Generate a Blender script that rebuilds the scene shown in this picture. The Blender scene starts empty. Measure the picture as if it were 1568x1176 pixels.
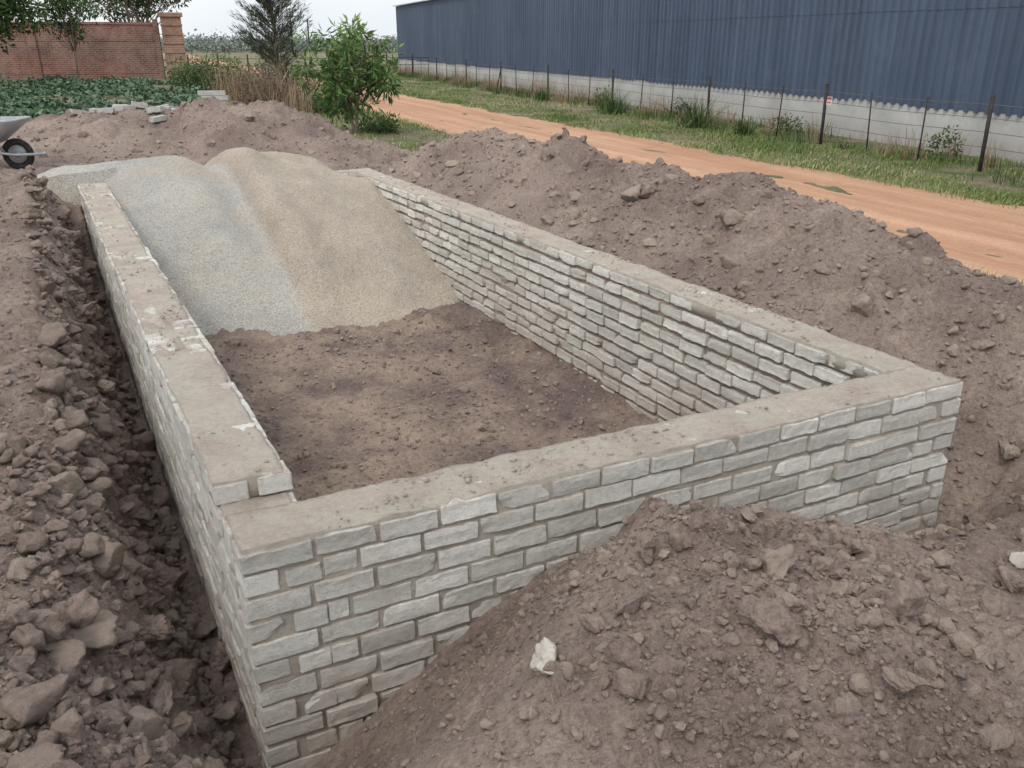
import bpy, math, random
import numpy as np
R = np.random.RandomState(7)
random.seed(7)
scene = bpy.context.scene

# ------------------------------------------------------------------ helpers
def S(t):
    t = np.clip(t, 0, 1); return t*t*(3-2*t)
_T = np.random.RandomState(3).rand(8, 256, 256)
def vn(x, y, seed=0):
    x = np.asarray(x, float); y = np.asarray(y, float)
    T = _T[seed % 8]; ox = seed*37.3; oy = seed*11.7
    x = x+ox; y = y+oy
    xi = np.floor(x).astype(int); yi = np.floor(y).astype(int)
    fx = x-xi; fy = y-yi
    fx = fx*fx*(3-2*fx); fy = fy*fy*(3-2*fy)
    a = T[xi % 256, yi % 256]; b = T[(xi+1) % 256, yi % 256]
    c = T[xi % 256, (yi+1) % 256]; d = T[(xi+1) % 256, (yi+1) % 256]
    return ((a*(1-fx)+b*fx)*(1-fy)+(c*(1-fx)+d*fx)*fy)*2-1
def fbm(x, y, o=4, seed=0, g=.5):
    s = 0; a = 1; n = 0
    for i in range(o):
        ca, sa = math.cos(i*.7), math.sin(i*.7)
        s = s + a*vn((x*ca-y*sa)*2**i, (x*sa+y*ca)*2**i, seed+i); n += a; a *= g
    return s/n
def domes(x, y, cell, seed, prob=.5, rmin=.2, rmax=.5):
    x = x/cell; y = y/cell
    x, y = x+.22*vn(x*2.3, y*2.3, seed+1)+.10*vn(x*6, y*6, seed+4), y+.22*vn(x*2.1+9, y*2.1, seed+2)+.10*vn(x*6.3+5, y*6, seed+5)
    xi = np.floor(x).astype(int); yi = np.floor(y).astype(int)
    T = _T[seed % 8]; T2 = _T[(seed+3) % 8]; T3 = _T[(seed+5) % 8]; T4 = _T[(seed+6) % 8]
    h = np.zeros_like(x)
    for i in (-1, 0, 1):
        for j in (-1, 0, 1):
            cx = xi+i; cy = yi+j
            a = cx % 256; b = cy % 256
            px = cx+T[a, b]; py = cy+T2[a, b]
            r = np.where(T4[a, b] < prob, rmin+(rmax-rmin)*T3[a, b]**2, 0)
            dx = x-px; dy = y-py
            tl = (dx*(T3[b, a]-.5)+dy*(T4[b, a]-.5))*1.2
            d2 = dx*dx+dy*dy
            hh = np.minimum(np.sqrt(np.clip(r*r-d2, 0, None)), .62*r+tl)
            h = np.maximum(h, np.where(d2 < r*r, np.maximum(hh, 0), 0))
    return h*cell
def make_mesh(name, verts, faces, mat=None, smooth=True, attrs=None, parent=None):
    verts = np.asarray(verts, np.float32); faces = np.asarray(faces, np.int32)
    n = faces.shape[1]
    me = bpy.data.meshes.new(name)
    me.vertices.add(len(verts)); me.vertices.foreach_set('co', verts.ravel())
    me.loops.add(faces.size); me.loops.foreach_set('vertex_index', faces.ravel())
    me.polygons.add(len(faces)); me.polygons.foreach_set('loop_start', np.arange(0, faces.size, n, dtype=np.int32))
    me.update(calc_edges=True)
    me.polygons.foreach_set('use_smooth', np.full(len(faces), smooth, dtype=bool))
    if attrs:
        for k, v in attrs.items():
            at = me.attributes.new(k, 'FLOAT', 'POINT'); at.data.foreach_set('value', np.asarray(v, np.float32))
    ob = bpy.data.objects.new(name, me); scene.collection.objects.link(ob)
    if mat: me.materials.append(mat)
    if parent: ob.parent = parent
    return ob
def empty(name):
    e = bpy.data.objects.new(name, None); scene.collection.objects.link(e); e.empty_display_size = .2
    return e
def gridbox(xs, ys, zs):
    nx, ny, nz = len(xs), len(ys), len(zs); Q = []
    def key(i, j, k): return (i*ny+j)*nz+k
    def add(a, b, c, d, flip):
        q = np.stack([v.ravel() for v in (a, b, c, d)], 1)
        Q.append(q[:, ::-1] if flip else q)
    J, K = np.meshgrid(np.arange(ny-1), np.arange(nz-1), indexing='ij')
    for i, f in ((0, False), (nx-1, True)): add(key(i, J, K), key(i, J, K+1), key(i, J+1, K+1), key(i, J+1, K), f)
    I, K = np.meshgrid(np.arange(nx-1), np.arange(nz-1), indexing='ij')
    for j, f in ((0, False), (ny-1, True)): add(key(I, j, K), key(I+1, j, K), key(I+1, j, K+1), key(I, j, K+1), f)
    I, J = np.meshgrid(np.arange(nx-1), np.arange(ny-1), indexing='ij')
    for k, f in ((0, False), (nz-1, True)): add(key(I, J, k), key(I, J+1, k), key(I+1, J+1, k), key(I+1, J, k), f)
    Q = np.concatenate(Q); u, inv = np.unique(Q, return_inverse=True)
    F = inv.reshape(Q.shape)
    i = u//(ny*nz); j = (u//nz) % ny; k = u % nz
    return np.stack([np.asarray(xs)[i], np.asarray(ys)[j], np.asarray(zs)[k]], 1).astype(float), F
class Acc:
    def __init__(s): s.v = []; s.f = []; s.a = []; s.n = 0
    def add(s, v, f, a=0.):
        s.v.append(np.asarray(v, float)); s.f.append(np.asarray(f)+s.n); s.n += len(v)
        s.a.append(np.full(len(v), a) if np.isscalar(a) else np.asarray(a))
    def out(s, name, mat, smooth=True, parent=None):
        return make_mesh(name, np.concatenate(s.v), np.concatenate(s.f), mat, smooth, {'rnd': np.concatenate(s.a)}, parent)
def tube(acc, pts, rad, seg=8, a=.5):
    pts = np.asarray(pts, float); n = len(pts)
    rad = np.full(n, rad) if np.isscalar(rad) else np.asarray(rad)
    V = []
    for i in range(n):
        d = pts[min(i+1, n-1)]-pts[max(i-1, 0)]; d = d/(np.linalg.norm(d)+1e-9)
        up = np.array([0, 0, 1.]) if abs(d[2]) < .9 else np.array([1., 0, 0])
        s = np.cross(d, up); s /= np.linalg.norm(s); t = np.cross(d, s)
        for k in range(seg):
            an = 2*math.pi*k/seg
            V.append(pts[i]+rad[i]*(math.cos(an)*s+math.sin(an)*t))
    F = []
    for i in range(n-1):
        for k in range(seg):
            k2 = (k+1) % seg
            F.append((i*seg+k, (i+1)*seg+k, (i+1)*seg+k2, i*seg+k2))
    b = len(V); V += [pts[0], pts[-1]]
    for k in range(0, seg-1, 2):
        F.append((b, k, (k+1) % seg, (k+2) % seg)); o = (n-1)*seg
        F.append((b+1, o+(k+2) % seg, o+(k+1) % seg, o+k))
    acc.add(V, F, a)
def box(acc, c, size, rot=0., a=.5, axes=None):
    v, f = gridbox([-.5, .5], [-.5, .5], [-.5, .5])
    v = v*np.asarray(size)
    if axes is not None: v = v@np.asarray(axes)
    else:
        cr, sr = math.cos(rot), math.sin(rot)
        v = np.stack([v[:, 0]*cr-v[:, 1]*sr, v[:, 0]*sr+v[:, 1]*cr, v[:, 2]], 1)
    acc.add(v+np.asarray(c), f, a)

# ------------------------------------------------------------------ materials
class M:
    def __init__(s, name, rough=.9):
        s.m = bpy.data.materials.new(name); s.m.use_nodes = True
        s.nt = s.m.node_tree; s.b = s.nt.nodes['Principled BSDF']
        s.b.inputs['Roughness'].default_value = rough
        s.b.inputs['Specular IOR Level'].default_value = .2
        s.geo = s.nt.nodes.new('ShaderNodeNewGeometry')
    def L(s, a, b): s.nt.links.new(a, b)
    def noise(s, scale, detail=6, rough=.6, vec=None, dist=0):
        n = s.nt.nodes.new('ShaderNodeTexNoise'); n.inputs['Scale'].default_value = scale
        n.inputs['Detail'].default_value = detail; n.inputs['Roughness'].default_value = rough
        n.inputs['Distortion'].default_value = dist
        s.L(vec or s.geo.outputs['Position'], n.inputs['Vector']); return n.outputs['Fac']
    def vor(s, scale, feature='F1', out='Distance', vec=None):
        n = s.nt.nodes.new('ShaderNodeTexVoronoi'); n.inputs['Scale'].default_value = scale; n.feature = feature
        s.L(vec or s.geo.outputs['Position'], n.inputs['Vector']); return n.outputs[out]
    def ramp(s, f, stops):
        n = s.nt.nodes.new('ShaderNodeValToRGB'); r = n.color_ramp
        while len(r.elements) < len(stops): r.elements.new(.5)
        for e, (p, c) in zip(r.elements, stops):
            e.position = p; e.color = (*c, 1) if not np.isscalar(c) else (c, c, c, 1)
        s.L(f, n.inputs[0]); return n.outputs[0]
    def mix(s, f, a, b, mode='MIX'):
        n = s.nt.nodes.new('ShaderNodeMix'); n.data_type = 'RGBA'; n.blend_type = mode
        for i, v in ((0, f), (6, a), (7, b)):
            if hasattr(v, 'is_linked'): s.L(v, n.inputs[i])
            elif i == 0: n.inputs[0].default_value = v
            else: n.inputs[i].default_value = (*v, 1)
        return n.outputs[2]
    def math(s, op, a, b=None):
        n = s.nt.nodes.new('ShaderNodeMath'); n.operation = op
        for i, v in ((0, a), (1, b)):
            if v is None: continue
            if hasattr(v, 'is_linked'): s.L(v, n.inputs[i])
            else: n.inputs[i].default_value = v
        return n.outputs[0]
    def attr(s, name):
        n = s.nt.nodes.new('ShaderNodeAttribute'); n.attribute_name = name; return n.outputs['Fac']
    def sep(s, v):
        n = s.nt.nodes.new('ShaderNodeSeparateXYZ'); s.L(v, n.inputs[0]); return n.outputs
    def mapping(s, scale=(1, 1, 1), rot=(0, 0, 0)):
        n = s.nt.nodes.new('ShaderNodeMapping'); n.inputs['Scale'].default_value = scale
        n.inputs['Rotation'].default_value = rot
        s.L(s.geo.outputs['Position'], n.inputs['Vector']); return n.outputs[0]
    def col(s, c):
        if hasattr(c, 'is_linked'): s.L(c, s.b.inputs['Base Color'])
        else: s.b.inputs['Base Color'].default_value = (*c, 1)
    def bump(s, h, dist=.01, strength=1., prev=None):
        n = s.nt.nodes.new('ShaderNodeBump'); n.inputs['Distance'].default_value = dist
        n.inputs['Strength'].default_value = strength; s.L(h, n.inputs['Height'])
        if prev: s.L(prev, n.inputs['Normal'])
        s.L(n.outputs[0], s.b.inputs['Normal']); return n.outputs[0]

SOIL1 = (.222, .167, .143); SOIL2 = (.355, .278, .234); SOIL3 = (.42, .325, .245)
def soil_color(m, k=1.):
    c = m.mix(m.ramp(m.noise(1.1, 4), [(.35, 0.), (.65, 1.)]), tuple(k*q for q in SOIL1), tuple(k*q for q in SOIL2))
    c = m.mix(m.ramp(m.noise(5, 5, .7), [(.55, 0.), (.75, .6)]), c, tuple(k*q for q in SOIL3))
    c = m.mix(.85, c, m.ramp(m.noise(38, 6, .75), [(.25, .45), (.5, 1.), (.75, 1.4)]), 'MULTIPLY')
    return c
g = M('ground_soil_and_grass', .95)
c = soil_color(g)
pebf = g.ramp(g.vor(55), [(.0, 1.), (.16, 1.), (.26, 0.)])
peb = g.math('MULTIPLY', pebf, g.ramp(g.noise(9, 3), [(.45, 0.), (.6, 1.)]))
c = g.mix(g.math('MULTIPLY', peb, .35), c, (.46, .385, .33))
floorc = g.mix(g.ramp(g.noise(1.6, 5, .65), [(.38, 0.), (.62, 1.)]), (.185, .137, .123), (.38, .29, .225))
floorc = g.mix(.8, floorc, g.ramp(g.noise(24, 6, .75), [(.25, .5), (.5, 1.), (.75, 1.35)]), 'MULTIPLY')
c = g.mix(g.attr('floor'), c, floorc)
gr = g.mix(g.ramp(g.noise(.9, 5, .7), [(.38, 0.), (.6, 1.)]), (.095, .13, .05), (.27, .21, .145))
gr = g.mix(.6, gr, g.ramp(g.noise(14, 6, .8), [(.3, .5), (.7, 1.4)]), 'MULTIPLY')
gm = g.math('ADD', g.attr('grass'), g.math('MULTIPLY', g.math('SUBTRACT', g.noise(1.5, 5, .7), .5), 1.2))
c = g.mix(g.ramp(gm, [(.42, 0.), (.58, 1.)]), c, gr)
g.col(c)
b1 = g.bump(g.noise(22, 7, .72), .045, 1.)
b2 = g.bump(g.vor(48), .010, .6, b1)
g.bump(g.noise(140, 3, .7), .005, .9, b2)
MAT_GROUND = g.m
def clodmat(name, k):
    g = M(name, .95)
    c = soil_color(g, k)
    c = g.mix(g.math('MULTIPLY', g.ramp(g.attr('rnd'), [(.4, 0.), (1., 1.)]), .5), c, (.45*k, .365*k, .295*k))
    g.col(c)
    b1 = g.bump(g.noise(34, 7, .75), .022, 1.); g.bump(g.noise(200, 3), .004, .9, b1)
    return g.m
MAT_CLOD = clodmat('soil_clod', 1.); MAT_CLOD_D = clodmat('darker_soil_clod', .88)  # second material: same soil colours in a slightly darker tone
g = M('pale_stone', .9); g.col(g.mix(g.noise(30, 6), (.40, .36, .31), (.60, .55, .50)))
g.bump(g.noise(60, 8, .7), .01, .9); MAT_STONE = g.m
g = M('gravel', .95)
c = g.mix(g.attr('rnd'), (.450, .432, .392), (.42, .350, .278))
c = g.mix(g.ramp(g.noise(2.2, 5), [(.45, 0.), (.65, .5)]), c, (.44, .375, .295))
c = g.mix(.7, c, g.ramp(g.noise(1.1, 5), [(.3, .75), (.7, 1.2)]), 'MULTIPLY')
vc = g.nt.nodes.new('ShaderNodeTexVoronoi'); vc.inputs['Scale'].default_value = 110
g.L(g.geo.outputs['Position'], vc.inputs['Vector'])
bw = g.nt.nodes.new('ShaderNodeRGBToBW'); g.L(vc.outputs['Color'], bw.inputs[0])
c = g.mix(.8, c, g.ramp(bw.outputs[0], [(.15, .66), (.5, 1.), (.85, 1.25)]), 'MULTIPLY')
g.col(c)
b1 = g.bump(g.vor(110), .011, .9); g.bump(g.noise(30, 6, .7), .02, .6, b1)
MAT_GRAVEL = g.m
g = M('orange_dirt', .95)
wv = g.mapping((1, 1, 1), (0, 0, math.radians(-23.6)))
mp = g.nt.nodes.new('ShaderNodeMapping'); mp.inputs['Scale'].default_value = (2.2, .12, 1); g.L(wv, mp.inputs['Vector'])
c = g.mix(g.ramp(g.noise(1., 6, .6, mp.outputs[0]), [(.35, 0.), (.65, 1.)]), (.38, .21, .125), (.52, .32, .21))
c = g.mix(g.ramp(g.noise(1.6, 6, .7), [(.5, 0.), (.75, .7)]), c, (.34, .20, .125))
c = g.mix(.6, c, g.ramp(g.noise(25, 8, .75), [(.3, .65), (.7, 1.3)]), 'MULTIPLY')
g.col(c); g.bump(g.noise(20, 8, .7), .02, .7)
MAT_ROAD = g.m
def wall_mat(name, base1, base2, dirtlvl, lowd=.75, smear=.4):
    g = M(name, .92)
    rnd = g.attr('rnd')
    c = g.mix(rnd, base1, base2)
    c = g.mix(.75, c, g.ramp(g.noise(30, 8, .80), [(.25, .62), (.5, 1.), (.75, 1.22)]), 'MULTIPLY')
    c = g.mix(g.ramp(g.noise(9, 8, .75), [(.54, 0.), (.64, smear)]), c, (.50, .455, .385))
    z = g.sep(g.geo.outputs['True Normal'])[2]
    up = g.ramp(z, [(.35, 0.), (.8, 1.)])
    dn = g.noise(3.2, 8, .72)
    d_side = g.ramp(dn, [(.5-dirtlvl, 0.), (.75-dirtlvl, .55)])
    d_top = g.ramp(g.noise(2.9, 10, .84), [(.44, .0), (.51, .55), (.61, .92)])
    d = g.mix(up, d_side, d_top)
    dirt = g.mix(g.ramp(g.noise(4.7, 6), [(.35, 0.), (.65, 1.)]), (.49, .405, .345), (.34, .268, .222))
    dirt = g.mix(.8, dirt, g.ramp(g.noise(50, 8, .8), [(.25, .5), (.75, 1.4)]), 'MULTIPLY')
    zz = g.sep(g.geo.outputs['Position'])[2]
    low = g.ramp(g.math('ADD', g.math('MULTIPLY', zz, -1.0), g.math('MULTIPLY', g.math('SUBTRACT', g.noise(1.3, 6, .65), .5), 1.8)), [(.4, 0.), (1.1, lowd)])
    mx = g.math('MAXIMUM', d, low)
    g.col(g.mix(mx, c, dirt))
    b0 = g.bump(g.noise(11, 4, .6), .014, .5)
    b1 = g.bump(g.noise(42, 8, .8), .012, 1., b0); g.bump(g.noise(190, 4, .7), .004, .9, b1)
    return g.m
MAT_BRICK = wall_mat('cement_brick', (.53, .515, .465), (.76, .74, .68), -.03, .65)
MAT_MORTAR = wall_mat('cement_mortar', (.41, .37, .31), (.46, .415, .35), .03)
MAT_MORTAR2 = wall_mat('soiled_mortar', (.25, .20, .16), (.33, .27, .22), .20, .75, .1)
def simple(name, c1, c2, scale=8, rough=.8, bump=.004, metal=0.):
    g = M(name, rough); g.b.inputs['Metallic'].default_value = metal
    g.col(g.mix(g.ramp(g.noise(scale, 6, .65), [(.35, 0.), (.65, 1.)]), c1, c2))
    if bump: g.bump(g.noise(scale*4, 6, .7), bump, .6)
    return g.m
def leafmat(name, stops, rough=.6, tl=.25):
    g = M(name, rough)
    c = g.ramp(g.attr('rnd'), stops)
    c = g.mix(.5, c, g.ramp(g.noise(2.5, 3), [(.3, .65), (.7, 1.3)]), 'MULTIPLY')
    g.col(c)
    if tl:
        tr = g.nt.nodes.new('ShaderNodeBsdfTranslucent'); g.L(c, tr.inputs['Color'])
        ms = g.nt.nodes.new('ShaderNodeMixShader'); ms.inputs[0].default_value = tl
        out = g.nt.nodes['Material Output']
        g.L(g.b.outputs[0], ms.inputs[1]); g.L(tr.outputs[0], ms.inputs[2]); g.L(ms.outputs[0], out.inputs[0])
    return g.m
MAT_BARK = simple('bark', (.16, .13, .10), (.27, .22, .18), 12)

# ------------------------------------------------------------------ layout
A0 = np.array([-.861, 2.276]); E1 = np.array([.898, .44]); E2 = np.array([-.478, .879])
LA, LB, TH = 3.36, 8.3, .26
def ab(x, y):
    X = x-A0[0]; Y = y-A0[1]
    return X*.879+Y*.478, Y*.898-X*.44
def xy(a, b): return A0[0]+a*E1[0]+b*E2[0], A0[1]+a*E1[1]+b*E2[1]
def pco(x, y): return .916*x+.401*y
def g0(x, y): return -.05-.55*S((pco(x, y)-.5)/6.0)
def z_out(x, y):
    z = g0(x, y)
    def mound(cx, cy, rx, ry, h, ang=0):
        c_, s_ = math.cos(ang), math.sin(ang)
        X = (x-cx)*c_+(y-cy)*s_; Y = -(x-cx)*s_+(y-cy)*c_
        w = .22*fbm(x*1.1, y*1.1, 3, 5)
        return h*S(1.25-(np.sqrt((X/rx)**2+(Y/ry)**2)+w))
    m = mound(-6.3, 14.8, 2.3, 2.4, .44)
    m = np.maximum(m, mound(-4.5, 15.0, 1.9, 2.0, .62))
    m = np.maximum(m, mound(-2.7, 14.0, 2.0, 1.4, .30, -.3))
    m = np.maximum(m, mound(-1.5, 12.4, 1.5, .9, .22, -.3))
    return z+m*(1+.25*fbm(x*2.2, y*2.2, 3, 2))
def zfront(a, b):
    c = np.interp(a, [-.5, 0, .15, .87, 1.17, 1.6, 2.0, 2.7, 3.36], [-1.0, -.99, -.95, -.50, -.36, -.33, -.46, -.72, -.92])
    T = np.interp(a, [-1, 0, .5, .9, 1.35, 1.8, 2.3, 3., 4], [-.45, -.42, -.30, -.16, -.05, -.14, -.29, -.40, -.32])
    w = np.interp(a, [0, 1, 1.4, 2, 3, 4], [1.1, .7, .32, .5, .7, .7])
    return c+(T-c)*S(-b/w)**.85
def terrain(x, y, detail=True, full=False):
    x = np.asarray(x, float); y = np.asarray(y, float)
    a, b = ab(x, y)
    aw = a+.07*fbm(x*2, y*2, 4, 2, .6)
    zo = z_out(x, y)
    ac = np.clip(a, 0, LA)
    zf = zfront(ac, np.minimum(b, 0))
    TL = np.interp(b, [-3, 0, 2, 4, 6, 7.3, 8.4, 9.5], [-.20, -.15, -.03, .10, .24, .28, .08, 0])+.16*S((-a-.9)/1.6)
    CL = np.interp(b, [0, 1, 2, 3, 5, 7, 8, 9], [-1.0, -1.0, -.95, -.86, -.70, -.5, -.15, 0])
    CL = np.where(b < 0, zf, CL)
    wL = np.interp(b, [0, 3, 6, 9], [.64, .48, .38, .36])
    zl = CL+(TL-CL)*S((-aw-.10)/wL)**.6
    d = a-LA
    Rr = np.interp(b, [-3, -1.5, -.3, .48, 1.25, 2.9, 4., 5., 5.4, 6.3, 7.4, 8.3, 9.2, 10.2],
                   [-.25, -.22, -.12, .08, .23, .45, .38, .37, .51, .43, .51, .33, -.12, -.35])
    cR = np.interp(b, [0, .3, .8, 1.4, 8.3, 9.5], [-.92, -.65, -.25, -.07, -.09, -.3])
    cR = np.where(b < 0, zf, cR)
    zr = np.where(d < 1.2, cR+(Rr-cR)*S(d/1.25+.0)**.9, Rr+(zo-Rr)*S((d-1.2)/1.35))
    z = np.where(a < 0, zl, np.where(a > LA, zr, zf))
    back = b > LB-.12
    w = np.maximum(S((b-8.4)/1.4), S((-a-5)/3))
    far = S((b-9.3)/1.2)
    z = np.where(a < 0, z+(zo-z)*w, z+(zo-z)*far)
    z = np.where((a >= 0) & (a <= LA) & back, zo*S((b-LB)/1.)+(-.1)*(1-S((b-LB)/1.)), z)
    inside = (a > .13) & (a < LA-.13) & (b > .13) & (b < LB-.13)
    zi = -.985+.05*fbm(x*.9, y*.9, 3, 1)+.05*fbm(x*3.1, y*3.1, 3, 5)
    edge = np.minimum(np.minimum(a-TH, LA-TH-a), b-TH)
    zi = zi+.07*(1-S(edge/.35))
    z = np.where(inside, zi, z)
    soil = (1-S((pco(x, y)-6.2)/.9))*(1-S((y-15.2)/2.2))
    if detail:
        q = .085*fbm(x*1.3, y*1.3, 4, 3)*np.where(inside, .15, S(np.maximum(np.maximum(-a, a-LA), np.maximum(-b, b-LB))/.4))
        f = fbm(x*7, y*7, 4, 6, .6)
        rid = .5-np.abs(fbm(x*3.3, y*3.3, 4, 1, .6))*2
        dm = np.where(inside, .95, 1.)
        crest = 1.0*np.exp(-((d-1.1)/.75)**2)*(b > -.5)+.8*np.exp(-((a+.35)/.3)**2)*(a < 0)+.8*S((z-.0)/.3)*(b > 9)
        crest = np.clip(crest+.5*(b < -.1)*(a > .7), 0, 1)*np.where(inside, 0, 1)
        k1 = domes(x, y, .34, 1, .50, .15, .44)
        k2 = domes(x, y, .14, 2, .5, .15, .46)
        k3 = domes(x, y, .06, 4, .5, .15, .45)
        patch = S(.5+1.3*vn(x*.9, y*.9, 7))
        z = z+soil*(q+.026*f*dm+.065*rid*crest+.012*rid*dm+dm*(.8*k1*(np.where(inside, .15, .08)+patch*.3+crest*.75)+.75*k2*(.3+.6*patch+.4*crest)+.65*k3))
        z = z+(1-soil)*(.02*fbm(x*1.7, y*1.7, 3, 2))
    if full: return z, soil, inside
    return z

# ------------------------------------------------------------------ ground sheet
def axis_steps(start, stops):
    out = [start]
    for lim, fn in stops:
        while out[-1] < lim: out.append(out[-1]+fn(out[-1]))
    return out
ysn = axis_steps(.55, [(15, lambda v: max(.012, .0038*v)), (90, lambda v: .012*v), (900, lambda v: .07*v)])
ysb = [.55-d for d in axis_steps(.06, [(2, lambda v: .06), (60, lambda v: .15*v+.05)])][::-1]
ys = np.array(ysb+ysn)
xp = axis_steps(0, [(4, lambda v: .018), (6, lambda v: .024), (12, lambda v: .010*v), (60, lambda v: .025*v), (900, lambda v: .09*v)])
xs = np.array([-v for v in xp[:0:-1]]+xp)
X, Y = np.meshgrid(xs, ys)
Z, soil, inside = terrain(X, Y, True, True)
nx, ny = len(xs), len(ys)
I = (np.arange(ny-1)[:, None]*nx+np.arange(nx-1)[None, :]).ravel()
F = np.stack([I, I+1, I+nx+1, I+nx], 1)
make_mesh('ground', np.stack([X.ravel(), Y.ravel(), Z.ravel()], 1), F, MAT_GROUND, True,
          {'grass': (1-soil).ravel(), 'floor': inside.astype(float).ravel()})

# ------------------------------------------------------------------ road
RD = np.array([-.401, .916]); RN = np.array([.916, .401])
ls = np.array(axis_steps(-25, [(0, lambda v: .8), (60, lambda v: .2), (400, lambda v: 3)]))
ws = np.linspace(6.75, 11.25, 80)
Lg, Wg = np.meshgrid(ls, ws, indexing='ij')
RX = Lg*RD[0]+Wg*RN[0]; RY = Lg*RD[1]+Wg*RN[1]
u = (Wg-9.)/1.78+.15*fbm(RX*.9, RY*.9, 4, 5)+.06*fbm(RX*4, RY*4, 3, 3)
rz = -.6+.035*(1-np.abs(u)**4)-.05*(np.exp(-((u-.42)/.13)**2)+np.exp(-((u+.42)/.13)**2))+.014*fbm(RX*3, RY*3, 4, 2)
rz = np.minimum(rz, -.57)-.10*S((np.abs(u)-1)/.25)
n1, n2 = Lg.shape
I = (np.arange(n1-1)[:, None]*n2+np.arange(n2-1)[None, :]).ravel()
make_mesh('dirt_road', np.stack([RX.ravel(), RY.ravel(), rz.ravel()+.02], 1), np.stack([I, I+n2, I+n2+1, I+1], 1)[:, ::-1], MAT_ROAD)

# ------------------------------------------------------------------ gravel heap
aa = np.linspace(-1.4, 3.9, 260); bb = np.linspace(4.8, 10.6, 280)
Ga, Gb = np.meshgrid(aa, bb)
GX, GY = xy(Ga, Gb)
foot = np.interp(Ga, [.2, .65, 1.6, 2.75, 3.2], [5.55, 5.45, 5.22, 5.06, 5.0])+.11*fbm(GX*3, GY*3, 4, 2, .6)
bs = Gb-(foot-5.2)*np.clip((8-Gb)/2.5, 0, 1)
gz = np.interp(bs, [4.7, 5.0, 5.2, 5.35, 5.6, 6.2, 7.0, 7.7, 8.15, 8.5, 9.2, 10.], [-1.5, -1.1, -.98, -.89, -.72, -.38, -.05, .15, .23, .22, .05, -.2])
k = np.ones(9)/9
gz = np.apply_along_axis(lambda v: np.convolve(np.pad(v, 4, 'edge'), k, 'valid'), 0, gz)
vline = 1.50+.10*(8-Gb)/3+.04*fbm(GX*2, GY*2, 3, 1)
dv = Ga-vline
up = S((bs-5.25)/1.2)
gz += up*(-.13*np.exp(-(dv/.25)**2)*(dv < 0)+(-.13*np.exp(-(dv/.10)**2))*(dv >= 0)+.05*np.exp(-((Ga-1.0)/.35)**2)+.09*np.exp(-((dv-.28)/.20)**2)-.15*S((Ga-2.2)/.8))
gz += up*(.05*fbm(GX*1.3, GY*1.3, 4, 3)+.014*fbm(GX*5, GY*5, 3, 6))+.006*fbm(GX*9, GY*9, 3, 1)
gz += .5*domes(GX, GY, .06, 2, .35, .1, .3)
ed = np.minimum(Ga-TH, LA-TH-Ga)
cap = -.03+.75*np.clip(ed, -1, 5)
gz = np.where(Gb < 8.0, np.minimum(gz, cap+.1*S((Gb-7)/1)), gz)
wallzone = (ed < -.10) & (Gb < LB-.35)
sidefall = S((-.1-Ga)/1.1)+S((Ga-2.6)/.8)
gz = gz-np.where(Gb >= 7.6, sidefall*.45*S((Gb-7.6)/.5), 0)
gz = np.where(wallzone, -1.3, gz)
n1, n2 = Ga.shape
I = (np.arange(n1-1)[:, None]*n2+np.arange(n2-1)[None, :]).ravel()
tan = S(dv/.16+.4)*.85+.16*fbm(GX*2, GY*2, 3, 4)+.5*S((fbm(GX*1.1, GY*.9, 3, 6)-.05)*3)*(dv < 0)-.5*np.exp(-((dv+.04)/.09)**2)
make_mesh('gravel_heap', np.stack([GX.ravel(), GY.ravel(), gz.ravel()], 1), np.stack([I, I+1, I+n2+1, I+n2], 1), MAT_GRAVEL, True,
          {'rnd': np.clip(tan, 0, 1).ravel()})

# ------------------------------------------------------------------ pool walls
POOL = empty('brick_pool_wall')
BV, BF = gridbox([-.5, -.485, -.36, -.2, 0, .2, .36, .485, .5], [-.5, -.46, 0, .46, .5], [-.5, -.45, -.2, .2, .45, .5])
ext = (np.abs(BV) > .499).sum(1)
bricks = Acc()
def brick(P, D, N, s0, s1, depth0, dep, zc, hh, jit=1.):
    L = s1-s0
    v = BV.copy()*np.array([L, dep, hh])
    pull = np.where(ext == 3, .004, np.where(ext == 2, .002, 0))[:, None]
    v -= np.sign(BV)*(np.abs(BV) > .499)*pull
    v += R.normal(0, .0007, v.shape)
    ph = R.rand(4)*6.28
    v[:, 2] += (np.abs(BV[:, 2]) > .3)*(.0013*np.sin(BV[:, 0]*9+ph[0]+BV[:, 2]*4)+.0012*np.sin(BV[:, 0]*21+ph[1]))*jit**.5
    v[:, 1] += (.0014*np.sin(BV[:, 0]*7+ph[2])+.0012*np.sin(BV[:, 2]*6+ph[3]))*jit**.5
    v += (np.abs(BV) > .2)*R.normal(0, .0016, 3)*np.sign(BV)
    r1, r2 = R.normal(0, .006*jit, 2)
    v[:, 2] += v[:, 0]*r1*1.2; v[:, 1] += v[:, 0]*r2+v[:, 2]*R.normal(0, .03)
    for _ in range(2):
        if R.rand() < .28:
            cidx = R.choice(np.where(ext == 3)[0]); dd = np.linalg.norm(v-v[cidx], axis=1)
            v -= np.sign(BV)*(R.uniform(.006, .018)*np.clip(1-dd/.045, 0, 1))[:, None]
    c = (s0+s1)/2; off = R.normal(0, .0033*jit)
    s = c+v[:, 0]; dpt = depth0+dep/2+off+v[:, 1]; z = zc+v[:, 2]+R.normal(0, .0014*jit)
    p = np.stack([P[0]+D[0]*s+N[0]*dpt, P[1]+D[1]*s+N[1]*dpt, z], 1)
    bricks.add(p, BF, R.rand())
CH = .0895; BL = .222
def cuts(s0, s1, stag):
    out = [s0]; s = s0+(BL/2 if stag else BL)+R.normal(0, .010)
    while s < s1-.07: out.append(s); s += BL+R.normal(0, .008)
    out.append(s1); return out
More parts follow.
